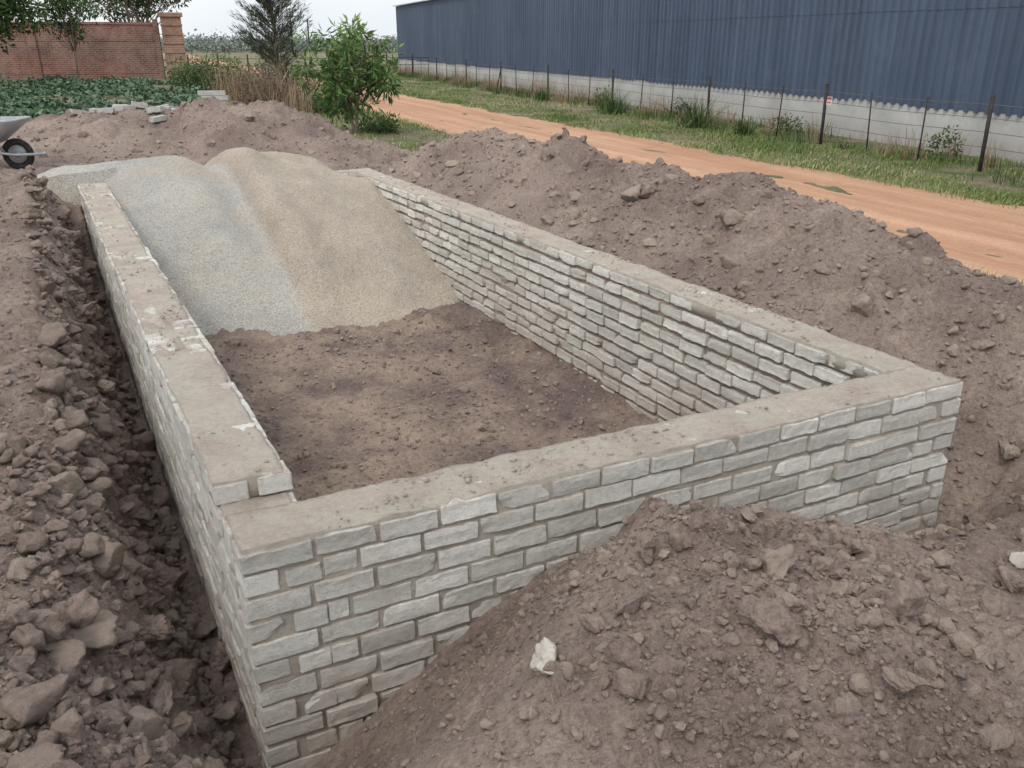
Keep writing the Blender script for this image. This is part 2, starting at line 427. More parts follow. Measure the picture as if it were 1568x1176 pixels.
def wall(P, D, N, L, ztop, ncourse, inset, jo=1., ji=1., gi=.017):
    for k in range(ncourse):
        zc = ztop-(k+.5)*CH+ .003*math.sin(k*1.7)
        full = (k % 2 == 0) == inset
        s0, s1 = (0., L) if full else (TH+.004, L-TH-.004)
        for wy in (0, 1):
            cs = cuts(s0, s1, (k+wy) % 2)
            for i in range(len(cs)-1):
                j = .0070
                wob = .010*math.sin(cs[i]*1.3+k*.25) if k else 0
                brick(P, D, N, cs[i]+(j if i else 0.), cs[i+1]-(j if i < len(cs)-2 else 0.),
                      0. if wy == 0 else TH-.115, .115, zc+wob*.5, CH-(.016 if wy == 0 else gi)-R.uniform(0, .003), jo if wy == 0 else ji)
def core(name, P, D, N, s0, s1, zt, zb, ins_o, ins_i, seed, cap=.004, mat=None, amp_i=.014, amp_o=.013):
    n_s = max(4, int((s1-s0)/.020)); nz = int((zt-zb)/.020)
    v, f = gridbox(np.linspace(s0, s1, n_s), np.linspace(ins_o, TH-ins_i, 15), np.linspace(zb, zt, nz))
    s_, d_, z_ = v.T
    lo = d_ < ins_o+1e-6; hi = d_ > TH-ins_i-1e-6; top = z_ > zt-1e-6
    d2 = d_.copy()
    nz1 = amp_o*fbm(s_*5, z_*9, 5, seed, .65)+.004*vn(s_*1.6, z_*2.4, seed+3)
    d2 = np.where(lo, d_-nz1-.001, d2); d2 = np.where(hi, d_+amp_i*fbm(s_*5+40, z_*9, 4, seed+1, .6)+.004*vn(s_*1.3, z_*2.4, seed+2), d2)
    z2 = np.where(top, z_+cap*3.0*fbm(s_*6, d_*9, 5, seed+2, .72)+cap*.8*vn(s_*2.2, d_*3, seed)+.001, z_)
    p = np.stack([P[0]+D[0]*s_+N[0]*d2, P[1]+D[1]*s_+N[1]*d2, z2], 1)
    make_mesh(name, p, f, mat or MAT_MORTAR, True, {'rnd': np.full(len(p), .5)}, POOL)
C3 = A0+LA*E1
D3 = A0+LB*E2
NC = 12
wall(A0, E1, E2, LA, 0., NC, True, 1., 1.)                     # front
wall(D3, E1, -E2, LA, 0., NC, True, 1., 1.)                    # end wall
wall(A0, E2, E1, LB, 0., NC, False, 1., 1.5)                   # left
wall(C3, E2, -E1, LB, 0., NC, False, 1., 1.8, .024)            # right
core('mortar_front', A0, E1, E2, .012, LA-.012, 0, -1.12, .0115, .010, 1, .006, None, .014, .013)
core('mortar_end', D3, E1, -E2, .014, LA-.014, 0, -1.12, .010, .012, 2)
core('mortar_left', A0, E2, E1, TH-.02, LB-TH+.02, -.004, -1.12, .011, .016, 3)
core('mortar_right', C3, E2, -E1, TH-.02, LB-TH+.02, -.001, -.075, .010, .010, 4, .006)
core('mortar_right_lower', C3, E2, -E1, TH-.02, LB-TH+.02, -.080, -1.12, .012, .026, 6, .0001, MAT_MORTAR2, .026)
Lx0, Lx1 = .34, 7.95
for wy in (0, 1):
    cs = cuts(Lx0, Lx1, wy)
    for i in range(len(cs)-1):
        brick(A0, E2, E1, cs[i]+(.007 if i else 0), cs[i+1]-.007, -.010 if wy == 0 else TH-.115-.0, .118, .038, .071, 1.)
core('mortar_left_cap', A0-.008*E1, E2, E1, Lx0+.012, Lx1-.012, .077, .0015, .010, .008, 5, .006)
bricks.out('bricks', MAT_BRICK, False, POOL)

# ------------------------------------------------------------------ soil clods
def ico(sub):
    import bmesh
    bm = bmesh.new(); bmesh.ops.create_icosphere(bm, subdivisions=sub, radius=1.)
    v = np.array([q.co[:] for q in bm.verts]); f = np.array([[q.index for q in p.verts] for p in bm.faces]); bm.free()
    return v, f
def rock_template(sub, amp, seed):
    v, f = ico(sub)
    rr = np.random.RandomState(seed)
    for _ in range(13):
        n = rr.normal(size=3); n /= np.linalg.norm(n); h = rr.uniform(.42, .85)
        d = v@n; v = v-np.clip(d-h, 0, None)[:, None]*n*.97
    v = v*(1+amp*(fbm(v[:, 0]*1.7+seed, v[:, 1]*1.7+v[:, 2]*1.3, 5, seed % 7, .7)))[:, None]
    return v*rr.uniform([.85, .75, .6], [1.3, 1.1, .85]), f
def scatter_rocks(name, pts, sizes, sub, mat, ntemp=8, sink=.25, amp=.22, smooth=False, parent=None):
    temps = [rock_template(sub, amp, 11*i+sub) for i in range(ntemp)]
    acc = Acc(); tid = R.randint(0, ntemp, len(pts))
    for t in range(ntemp):
        m = tid == t; n = m.sum()
        if n == 0: continue
        v, f = temps[t]; nv = len(v)
        an = R.rand(n)*6.28; til = R.normal(0, .45, n); s = sizes[m]/2
        c_, s_ = np.cos(an)[:, None], np.sin(an)[:, None]; ct, st = np.cos(til)[:, None], np.sin(til)[:, None]
        x, y, z = v[:, 0][None]*s[:, None], v[:, 1][None]*s[:, None], v[:, 2][None]*s[:, None]
        y2 = y*ct-z*st; z2 = y*st+z*ct
        x3 = x*c_-y2*s_; y3 = x*s_+y2*c_
        p = pts[m]
        V = np.stack([x3+p[:, 0:1], y3+p[:, 1:2], z2+p[:, 2:3]+(s*(.6-sink*1.3))[:, None]], 2).reshape(-1, 3)
        Fq = (f[None]+(np.arange(n)*nv)[:, None, None]).reshape(-1, 3)
        acc.add(V, Fq, np.repeat(R.rand(n), nv))
    return acc.out(name, mat, smooth, parent)
def valid_soil(x, y, margin=.04):
    a, b = ab(x, y)
    onwall = (a > -margin) & (a < LA+margin) & (b > -margin) & (b < LB+margin)
    ins = (a > TH+.05) & (a < LA-TH-.05) & (b > TH+.05) & (b < 5.1)
    grav = (a > -1.2) & (a < 3.6) & (b > 7.6) & (b < 10)
    return onwall, ins, grav, a, b
def sample(n, r0, r1):
    r = np.exp(R.uniform(math.log(r0), math.log(r1), n)); th = R.uniform(-.72, .72, n)
    return r*np.sin(th), r*np.cos(th), r
x, y, r = sample(66000, 1.1, 16)
ow, ins, grav, a, b = valid_soil(x, y)
dens = .22+.75*S(.5+1.4*vn(x*1.2, y*1.2, 7))
dens = np.where((a < 0) & (b < 7), dens+.35, dens)
keep = (~grav) & ((~ow) & (R.rand(len(x)) < dens) | ins & (R.rand(len(x)) < .6)) & (pco(x, y) < 6.6)
x, y, r = x[keep], y[keep], r[keep]
sz = np.clip(.007*np.exp(R.normal(.35, .55, len(x)))*(1+r*.12), .005, .06)
scatter_rocks('soil_crumbs', np.stack([x, y, terrain(x, y)], 1), sz, 1, MAT_CLOD, 8, .15)
x, y, r = sample(15000, 1.2, 16)
ow, ins, grav, a, b = valid_soil(x, y, .07)
dens = .03+.30*S(.15+1.5*vn(x*.9, y*.9, 7))
dens = np.where((a < -.05) & (a > -.55) & (b < 7.5), .75, dens)
dens = np.where((a < 0) & (b < .6), .55, dens)
dens = np.where((a > LA) & (a < LA+.4) & (b < 2), .4, dens)
dens = np.where((a > LA+.5) & (a < LA+2.2) & (b > 0), .35, dens)
dens = np.where((b < -.1) & (a > .6), dens+.14, dens)
keep = (~grav) & ((~ow) & (R.rand(len(x)) < dens) | ins & (R.rand(len(x)) < .16)) & (pco(x, y) < 6.5)
x, y, r = x[keep], y[keep], r[keep]
sz = np.clip(.023*np.exp(R.normal(.15, .45, len(x)))*(1+.06*r), .014, .12)
scatter_rocks('soil_clods', np.stack([x, y, terrain(x, y)], 1), sz, 2, MAT_CLOD, 12, .3, .3)
n = 2100
bq = R.uniform(-1.2, 7.3, n); bq = np.where(R.rand(n) < .35, R.uniform(-1.4, 2.4, n), bq)
aq = -(.07+np.where(bq < 1.4, .60, .40)*R.rand(n)**1.1)
x, y = xy(aq, bq); sz = np.clip(.050*np.exp(R.normal(0, .52, n)), .022, .18)
scatter_rocks('trench_clods', np.stack([x, y, terrain(x, y)+R.uniform(-.005, .025, n)], 1), sz, 3, MAT_CLOD_D, 14, .10, .5, True)
n = 560
bq = R.uniform(-.2, 9.5, n); aq = LA+.15+1.9*R.rand(n)
x, y = xy(aq, bq); sz = np.clip(.062*np.exp(R.normal(0, .55, n)), .03, .27)
scatter_rocks('heap_clods', np.stack([x, y, terrain(x, y)], 1), sz, 3, MAT_CLOD, 12, .40, .5, True)
n = 150
bq = -R.uniform(.25, 1.9, n); aq = R.uniform(.7, 4.3, n)
x, y = xy(aq, bq); sz = np.clip(.060*np.exp(R.normal(0, .48, n)), .03, .16)
scatter_rocks('heap_clods', np.stack([x, y, terrain(x, y)], 1), sz, 4, MAT_CLOD, 12, .28, .5, True)
n = 300
x = R.uniform(-8.5, -.5, n); y = R.uniform(11.5, 16.5, n); sz = np.clip(.08*np.exp(R.normal(0, .5, n)), .04, .26)
ow, ins, grav, a, b = valid_soil(x, y, .1)
k = (pco(x, y) < 5.6) & ~ow & ~grav
scatter_rocks('heap_clods', np.stack([x[k], y[k], terrain(x[k], y[k])], 1), sz[k], 3, MAT_CLOD, 12, .42, .5, True)
big = np.array([(-1.30, 2.66, .19), (-1.43, 2.74, .16), (-1.60, 3.31, .17), (.737, 1.94, .18), (.435, 2.38, .10), (2.36, 3.72, .15),
                (2.45, 3.5, .12), (-3.15, 6.0, .22), (-1.66, 3.35, .15), (-3.75, 6.6, .2), (-3.45, 6.5, .16), (.5, 6.4, .18), (1.15, 7.2, .2),
                (-4.3, 8.1, .25), (-4.0, 7.6, .25), (1.5, 2.2, .13), (1.2, 2.5, .10), (.25, 2.1, .08), (1.0, 1.7, .10), (-1.2, 2.3, .13), (-1.5, 2.1, .1),
                (-2.2, 4.1, .15), (-2.5, 4.8, .15), (-1.1, 2.1, .12), (2.6, 4.0, .12), (-1.9, 3.75, .13), (-1.25, 2.95, .14), (-2.8, 5.4, .18), (1.3, 1.9, .09), (1.75, 2.5, .11)])
scatter_rocks('soil_boulders', np.stack([big[:, 0], big[:, 1], terrain(big[:, 0], big[:, 1], False)+.03], 1), big[:, 2], 5, MAT_CLOD, 9, .08, .5, True)
st = np.array([(.10, 1.99, .11), (1.95, 2.73, .10)])
scatter_rocks('pale_stone', np.stack([st[:, 0], st[:, 1], terrain(st[:, 0], st[:, 1])+.01], 1), st[:, 2], 4, MAT_STONE, 4, .1, .5, True)
def topcrumbs(n, a0, a1, b0, b1, z):
    aq = R.uniform(a0, a1, n); bq = R.uniform(b0, b1, n); x, y = xy(aq, bq)
    k = vn(x*4, y*4, 2)+.5*vn(x*11, y*11, 3) > R.uniform(-.4, .9, n)
    return np.stack([x, y, np.full(n, z)], 1)[k]
pts = np.concatenate([topcrumbs(2000, .02, LA-.02, .02, TH-.02, 0.), topcrumbs(2800, LA-TH+.02, LA-.02, .02, 7.5, 0.), topcrumbs(2600, .01, TH-.02, .36, 7.8, .077)])
sz = np.clip(.007*np.exp(R.normal(.1, .6, len(pts))), .004, .032)
scatter_rocks('mortar_crumbs', pts, sz, 1, MAT_MORTAR, 8, .1, .25, False, POOL)
tw = Acc()
x, y, r = sample(90, 1.4, 9); ow, ins, grav, a, b = valid_soil(x, y, .1); k = ~ow & ~grav
for xx, yy in zip(x[k], y[k]):
    an = R.rand()*6.28; l = R.uniform(.03, .10); zz = float(terrain(xx, yy))+.010
    tube(tw, [(xx, yy, zz), (xx+math.cos(an)*l*.5, yy+math.sin(an)*l*.5, zz+R.uniform(0, .015)), (xx+math.cos(an+.4)*l, yy+math.sin(an+.4)*l, zz+R.normal(0, .008))], [.0015, .0012, .001], 4)
tw.out('twigs', simple('dry_twig', (.30, .22, .13), (.42, .33, .20), 10, .8, 0), True)

# ------------------------------------------------------------------ warehouse
WH = empty('warehouse')
WD = np.array([.326, -.945]); WN = np.array([-.945, -.326]); W0 = np.array([-8.44, 68.])
g = M('blue_sheet_metal', .45)
c = g.mix(g.ramp(g.noise(.35, 5, .6, g.mapping((1, 1, .3))), [(.3, 0.), (.7, 1.)]), (.058, .083, .132), (.085, .115, .172))
c = g.mix(g.ramp(g.noise(1.1, 6, .7), [(.55, 0.), (.8, .35)]), c, (.16, .19, .24))
c = g.mix(.6, c, g.ramp(g.noise(1.3, 4, .6, g.mapping((3, 3, .15))), [(.3, .65), (.7, 1.3)]), 'MULTIPLY')
g.col(c); g.b.inputs['Specular IOR Level'].default_value = .3; g.bump(g.noise(1.2, 3), .03, .25); MAT_BLUE = g.m
g = M('plinth_render', .9)
c = g.mix(g.ramp(g.noise(1.1, 7, .7), [(.35, 0.), (.65, 1.)]), (.38, .375, .36), (.54, .53, .51))
zz = g.sep(g.geo.outputs['Position'])[2]
stain = g.math('MULTIPLY', g.ramp(g.noise(2.2, 6, .7), [(.40, 0.), (.65, .8)]), g.ramp(g.math('ADD', zz, .6), [(.0, 1.), (.6, 0.)]))
c = g.mix(stain, c, (.24, .19, .15)); g.col(c); g.bump(g.noise(9, 6, .7), .015, .8); MAT_PLINTH = g.m
prof = [(0, 0), (.14, 0), (.165, .05), (.225, .05)]
S_, O_ = [], []
for i in range(400):
    for s, o in prof: S_.append(i*.25+s); O_.append(o)
S_ = np.array(S_); O_ = np.array(O_)
ZG = -.62
def sheet(name, z0, z1, off, edge):
    pan = (S_//1.0).astype(int); pj = np.random.RandomState(5).normal(0, .020, 200)[pan % 200]
    jag = edge*(np.where(O_ > .01, -.022, .012)+pj)
    lo = np.stack([W0[0]+WD[0]*S_+WN[0]*(O_+off), W0[1]+WD[1]*S_+WN[1]*(O_+off), z0+jag], 1)
    hi = lo.copy(); hi[:, 2] = z1
    n = len(S_); I = np.arange(n-1)
    make_mesh(name, np.concatenate([lo, hi]), np.stack([I, I+1, I+1+n, I+n], 1)[:, ::-1], MAT_BLUE, False, None, WH)
sheet('lower_cladding', ZG+.86, ZG+2.75, .06, 1.)
sheet('upper_cladding', ZG+2.7, ZG+4.45, .070, .3)
ang = math.atan2(WD[1], WD[0])
def wp(s, o, z): return (W0[0]+WD[0]*s+WN[0]*o, W0[1]+WD[1]*s+WN[1]*o, z)
acc = Acc(); box(acc, wp(50, -.10, ZG+.35), (100, .3, 1.3), ang); acc.out('plinth_wall', MAT_PLINTH, False, WH)
acc = Acc(); box(acc, wp(50, -15, ZG+2.4), (99.8, 29.8, 3.9), ang); acc.out('hall', MAT_BLUE, False, WH)
MAT_ROOF = simple('roof_sheet', (.45, .46, .47), (.55, .56, .57), 1, .5, 0)
acc = Acc()
p = [wp(-.3, .25, ZG+4.46), wp(100.3, .25, ZG+4.46), wp(100.3, -15, ZG+6.0), wp(-.3, -15, ZG+6.0), wp(100.3, -30.2, ZG+4.46), wp(-.3, -30.2, ZG+4.46)]
pp = [(q[0], q[1], q[2]+.06) for q in p]
acc.add(p+pp, [(0, 1, 2, 3), (3, 2, 4, 5), (6, 7, 8, 9), (9, 8, 10, 11), (0, 1, 7, 6), (0, 6, 9, 3), (3, 9, 11, 5)])
acc.out('roof', MAT_ROOF, False, WH)

# ------------------------------------------------------------------ fence
FE = empty('wire_fence')
MAT_POST = simple('dark_iron', (.025, .024, .024), (.06, .048, .043), 10, .7)
MAT_WIRE = simple('wire', (.11, .10, .095), (.18, .16, .15), 5, .6, 0)
FQ = np.array([8.14, 15.09]); FDn = np.array([-.326, .945])
acc = Acc(); wire = Acc(); posts = [-13.5, -9., -4.6, 0, 4.3, 9., 14.9, 20.7, 26.5, 32, 38, 44, 50, 57, 64, 72, 80]
for i, s in enumerate(posts):
    P = FQ+FDn*s; z = float(z_out(P[0], P[1])); lean = R.normal(0, .03, 2)
    tube(acc, [(P[0], P[1], z-.2), (P[0]+lean[0], P[1]+lean[1], z+1.25)], .034, 6)
    if i == 8:
        Q = P+FDn*.7; tube(acc, [(Q[0], Q[1], z-.1), (P[0], P[1], z+.95)], .025, 6)
for i in range(len(posts)-1):
    for f in (.33, .66):
        s = posts[i]+(posts[i+1]-posts[i])*f+R.normal(0, .1); P = FQ+FDn*s; z = float(z_out(P[0], P[1]))
        tube(acc, [(P[0], P[1], z+.02), (P[0]+R.normal(0, .05), P[1], z+1.15)], .015, 4)
for h in (.15, .4, .65, .88, 1.1):
    pts = []
    for i in range(len(posts)-1):
        for f in (0, .5):
            s = posts[i]+(posts[i+1]-posts[i])*f; P = FQ+FDn*s
            pts.append((P[0], P[1], -.6+h-(.03 if f else 0)))
    tube(wire, pts, .005, 4)
acc.out('posts', MAT_POST, True, FE); wire.out('wires', MAT_WIRE, True, FE)
SG = empty('warning_sign')
MAT_WHITE = simple('sign_white', (.5, .5, .48), (.65, .65, .62), 6, .5, 0); MAT_RED = simple('sign_red', (.45, .06, .05), (.55, .09, .07), 6, .5, 0)
P = FQ+FDn*4.12+np.array([-.945, -.326])*.06
acc = Acc(); box(acc, (P[0], P[1], .32), (.16, .012, .17), ang, .5); acc.out('plate', MAT_WHITE, False, SG)
acc = Acc(); P2 = P+np.array([-.945, -.326])*.009
box(acc, (P2[0], P2[1], .375), (.14, .008, .04), ang, .5); box(acc, (P2[0], P2[1], .29), (.11, .008, .02), ang, .5); acc.out('lettering', MAT_RED, False, SG)

# ------------------------------------------------------------------ plants
def leaves(acc, C, L, W, drop=.3, spread=None, dirs=None, rnd=None):
    n = len(C)
    d = R.normal(size=(n, 3)) if dirs is None else dirs+R.normal(0, .35, (n, 3))
    d[:, 2] -= drop; d /= np.linalg.norm(d, axis=1)[:, None]
    q = R.normal(size=(n, 3)); s = np.cross(d, q); s /= np.linalg.norm(s, axis=1)[:, None]
    l = (L*R.uniform(.6, 1.25, n))[:, None]; w = (W*R.uniform(.7, 1.2, n))[:, None]
    nn = np.cross(d, s)
    V = np.stack([C, C+d*l*.45+s*w*.5+nn*l*.05, C+d*l, C+d*l*.45-s*w*.5+nn*l*.05], 1).reshape(-1, 3)
    acc.add(V, np.arange(n*4).reshape(n, 4), np.repeat(R.rand(n) if rnd is None else rnd, 4))
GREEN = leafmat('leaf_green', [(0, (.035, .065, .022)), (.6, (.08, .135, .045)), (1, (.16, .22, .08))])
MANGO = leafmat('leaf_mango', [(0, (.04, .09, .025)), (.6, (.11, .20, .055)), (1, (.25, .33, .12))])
DARK = leafmat('leaf_dark', [(0, (.035, .05, .036)), (1, (.11, .135, .09))])
DRY = leafmat('leaf_dry', [(0, (.20, .13, .09)), (.5, (.35, .25, .17)), (1, (.50, .40, .26))])
REDB = leafmat('leaf_reddish', [(0, (.11, .08, .065)), (.5, (.20, .135, .11)), (1, (.14, .15, .08))])
GRASS = leafmat('grass_blades', [(0, (.08, .12, .035)), (.5, (.15, .22, .06)), (.75, (.25, .28, .11)), (1, (.45, .39, .25))], .6, 0)
COVER = leafmat('leaf_cover', [(0, (.04, .08, .045)), (.6, (.085, .14, .085)), (1, (.16, .22, .13))], .6, 0)

def clumps(n, c, r, shell=.55):
    v = R.normal(size=(n, 3)); v /= np.linalg.norm(v, axis=1)[:, None]
    v *= (R.uniform(shell, 1, n)**.8)[:, None]
    return np.asarray(c)+v*np.asarray(r)
def tree(name, base, height, crown_c, crown_r, ncl, per, L, W, mat, trunk_r=.05, cl_r=.22, drop=.3, bend=.15, stems=1, zf=None):
    e = empty(name); wood = Acc(); lf = Acc()
    bx, by = base; bz = float(terrain(bx, by, False)) if zf is None else zf
    cc = np.array([bx+crown_c[0], by+crown_c[1], bz+crown_c[2]])
    C = clumps(ncl, cc, crown_r, .25)
    tops = []
    for s in range(stems):
        top = cc+np.array([R.normal(0, crown_r[0]*.25), R.normal(0, crown_r[1]*.25), crown_r[2]*.45])
        mid = np.array([bx, by, bz])*.5+top*.5+R.normal(0, bend, 3)*[1, 1, 0]
        P = [np.array([bx+R.normal(0, .03), by, bz-.1]), mid, top]
        ts = np.linspace(0, 1, 9); pts = [(1-t)**2*P[0]+2*t*(1-t)*P[1]+t*t*P[2] for t in ts]
        tube(wood, pts, trunk_r*(1-.8*ts)+.003, 8); tops.append(pts)
    for c in C:
        pts = random.choice(tops); i = random.randint(3, 8)
        st = pts[i] if c[2] > pts[i][2]-.3 else pts[3]
        m = (st+c)/2+np.array([0, 0, -.05])+R.normal(0, .06, 3)
        tube(wood, [st, m, c], [trunk_r*.3, trunk_r*.18, .004], 4)
        n = int(per*R.uniform(.4, 1.5))
        off = R.normal(size=(n, 3)); off /= np.linalg.norm(off, axis=1)[:, None]
        rad = (R.rand(n)**.6)[:, None]*cl_r*R.uniform(.7, 1.2)
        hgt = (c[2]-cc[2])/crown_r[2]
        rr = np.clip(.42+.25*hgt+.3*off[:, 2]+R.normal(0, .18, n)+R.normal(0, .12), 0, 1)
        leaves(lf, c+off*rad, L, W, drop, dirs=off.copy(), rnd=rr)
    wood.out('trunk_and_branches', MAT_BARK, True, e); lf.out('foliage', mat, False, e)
    return e
tree('mango_tree', (-3.62, 20.4), 2.4, (0.0, 0, 1.40), (1.1, 1.0, .95), 90, 25, .23, .060, MANGO, .035, .21, .45, .1, 3)
e = empty('casuarina_tree'); wood = Acc(); lf = Acc()
bx, by = -8.3, 32.; bz = float(terrain(bx, by, False))
tube(wood, [(bx, by, bz-.1), (bx+.05, by, bz+2), (bx, by, bz+4.4)], [.08, .05, .01], 8)
for i in range(150):
    h = R.uniform(.9, 4.4); an = R.rand()*6.28; ln = (.40+1.0*(1-h/4.8))*R.uniform(.6, 1.25)
    st = np.array([bx, by, bz+h]); en = st+np.array([math.cos(an)*ln, math.sin(an)*ln, ln*.75])
    tube(wood, [st, en], [.014, .004], 4)
    n = 62; t = R.uniform(.2, 1.05, n)[:, None]
    leaves(lf, st+(en-st)*t+R.normal(0, .05, (n, 3)), .24, .020, -.2, dirs=np.tile((en-st)/ln, (n, 1)))
wood.out('trunk_and_branches', MAT_BARK, True, e); lf.out('foliage', DARK, False, e)
tree('leafy_tree', (-19.0, 32.5), 5, (.2, 0, 3.2), (2.6, 2., 1.9), 150, 55, .20, .10, GREEN, .12, .42, .3, .2, 2)
tree('leafy_tree', (-18.5, 45), 5, (.0, 0, 3.8), (3.2, 1.5, 1.1), 90, 50, .20, .10, GREEN, .12, .42, .3, .2, 2)
tree('sapling', (-16.6, 34.5), 3.4, (.0, 0, 2.7), (1.15, .9, 1.1), 62, 30, .18, .07, GREEN, .045, .3, .5, .15, 1)
def bush(name, base, r, h, ncl, per, L, W, mat, cl_r=.25, drop=0.):
    acc = Acc(); bx, by = base; bz = float(terrain(bx, by, False))
    C = clumps(ncl, (bx, by, bz+h*.45), (r[0], r[1], h*.55), .2); C[:, 2] = np.maximum(C[:, 2], bz+.05)
    for c in C:
        n = int(per*R.uniform(.5, 1.5)); off = R.normal(size=(n, 3)); off /= np.linalg.norm(off, axis=1)[:, None]
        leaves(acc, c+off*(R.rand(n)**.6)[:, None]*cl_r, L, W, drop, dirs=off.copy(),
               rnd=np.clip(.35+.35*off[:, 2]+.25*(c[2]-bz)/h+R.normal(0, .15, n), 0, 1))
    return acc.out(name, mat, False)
def stems(name, pts, h, w, mat, n_seg=1, lean=.35, rnd=None):
    n = len(pts); an = R.rand(n)*6.28; hh = h*R.uniform(.5, 1.2, n) if np.isscalar(h) else h
    ln = np.abs(R.normal(0, lean, n))*hh
    d = np.stack([np.cos(an)*ln, np.sin(an)*ln, hh], 1)
    s = np.stack([-np.sin(an+.8), np.cos(an+.8), np.zeros(n)], 1)*(w if np.isscalar(w) else w[:, None])/2
    mid = pts+d*[.35, .35, .55]
    V = np.stack([pts-s, pts+s, mid+s*.7, mid-s*.7, pts+d, pts+d], 1).reshape(-1, 3)
    k = (np.arange(n)*6)[:, None]
    Fq = np.concatenate([k+[0, 1, 2, 3], k+[3, 2, 4, 5]])
    V[5::6] += s*.1
    return make_mesh(name, V, Fq, mat, False, {'rnd': np.repeat(R.rand(n) if rnd is None else rnd, 6)})
bush('reddish_shrub', (-7.0, 26.8), (1.15, .7), 1.15, 50, 34, .14, .035, REDB, .3)
bush('reddish_shrub', (-8.2, 28.5), (1.0, .7), 1.1, 40, 34, .14, .035, REDB, .3)
bush('green_shrub', (-10.4, 31.), (1.5, .8), 1.25, 60, 40, .14, .05, GREEN, .32)
bush('green_shrub', (-8.6, 33.5), (1.8, .8), 1.5, 70, 45, .14, .05, DARK, .32)
bush('green_shrub', (-5.6, 27.), (.8, .6), .6, 30, 40, .12, .04, GREEN, .25)
bush('green_shrub', (-12.5, 36.), (.9, .6), 1.0, 34, 40, .14, .05, DARK, .3)
bush('green_shrub', (-3.3, 21.4), (.7, .5), .35, 25, 40, .12, .04, GREEN, .2)
def tuft(name, bases, n, r, h, w, mat, lean=.5):
    P = []
    for (bx, by, k) in bases:
        q = np.stack([bx+R.normal(0, r*k, n), by+R.normal(0, r*k, n)], 1)
        P.append(np.concatenate([q, terrain(q[:, 0], q[:, 1], False)[:, None]-.01], 1))
    P = np.concatenate(P); hs = np.repeat([b_[2] for b_ in bases], n)*h*R.uniform(.5, 1.2, len(P))
    return stems(name, P, hs, w, mat, lean=lean)
tuft('dry_grass', [(-7.3, 27.4, 1.2), (-6.4, 26.2, .7), (-8.9, 29.6, 1.), (-6.2, 28.5, 1.1), (-10.4, 33, 1.1), (-9.4, 30, 1.)], 150, .38, 1.15, .020, DRY, .35)
tuft('spiky_plant', [(3.05, 27.6, 1.), (4.75, 23.0, 1.1), (1.1, 33.5, .7), (5.5, 21., .5)], 110, .17, .72, .035, GREEN, .7)
fb = []
for i in range(100):
    s = R.uniform(-6, 60); P = FQ+FDn*s+np.array([.945, .326])*R.uniform(-.2, 1.1); fb.append((P[0], P[1], R.uniform(.4, 1.)))
tuft('fence_dry_grass', fb, 36, .22, .85, .014, DRY, .35)
fb = []
for i in range(120):
    s = R.uniform(-6, 55); P = FQ+FDn*s+np.array([.945, .326])*R.uniform(-.8, 1.2); fb.append((P[0], P[1], R.uniform(.4, 1.)))
tuft('fence_weeds', fb, 40, .25, .38, .02, GREEN, .5)
for i in range(5):
    s = (1.5, -2.2, 6.2, 11.5, 17.)[i]; P = FQ+FDn*s+np.array([.945, .326])*.5
    bush('weed_shrub', (P[0], P[1]), (.35, .3), .6, 14, 22, .10, .035, DARK if i % 2 else GREEN, .16)

def grass_pts(n, y0, y1, xfun):
    y = np.exp(R.uniform(math.log(y0), math.log(y1), n)); lo, hi = xfun(y); x = lo+(hi-lo)*R.rand(n)
    return x, y
x, y = grass_pts(130000, 8, 70, lambda y: ((10.55-.401*y)/.916, (14.1-.326*y)/.945))
k = vn(x*.8, y*.8, 3)+.6*vn(x*2.3, y*2.3, 5)+1.0*S((.9-np.abs(pco(x, y)-11.5))/.9) > R.uniform(-.6, 1., len(x))
x, y = x[k], y[k]
x2, y2 = grass_pts(38000, 12.5, 48, lambda y: (np.maximum((2.2-.401*y)/.916, -.46*y), (7.35-.401*y)/.916))
k = (vn(x2*.7, y2*.7, 2)+.5*vn(x2*2, y2*2, 6) > R.uniform(-.7, .7, len(x2))) & ((y2 > 16.3) | (pco(x2, y2) > 5.7))
x = np.concatenate([x, x2[k]]); y = np.concatenate([y, y2[k]])
x2, y2 = grass_pts(5000, 7, 60, lambda y: ((6.75-.401*y)/.916, (7.35-.401*y)/.916))
x = np.concatenate([x, x2]); y = np.concatenate([y, y2])
hs = R.uniform(.03, .12, len(x))*(1+.5*vn(x, y, 1))
stems('grass', np.stack([x, y, terrain(x, y, False)-.02], 1), hs, .008+.0007*y, GRASS, lean=.6, rnd=np.clip(R.rand(len(x))*.8+.3*vn(x*.5, y*.5, 4)+.14, 0, 1))
n = 22000
y = R.uniform(18.5, 37, n); x = y*R.uniform(-.60, -.335, n)
k = (vn(x*.5, y*.5, 3)*.8+.25+.6*vn(x*1.6, y*1.6, 1) > R.uniform(-.2, .8, n)) & (x < -6.0) & (y > 18.8+.6*(x+9))
x, y = x[k], y[k]
zz = terrain(x, y, False)+.03+.24*np.clip(.4+vn(x*1.5, y*1.5, 5), 0, 1)*R.uniform(.3, 1, len(x))
acc = Acc(); d = R.normal(size=(len(x), 3)); d[:, 2] *= .5
leaves(acc, np.stack([x, y, zz], 1), .15, .10, 0., dirs=d); acc.out('ground_cover_plants', COVER, False)

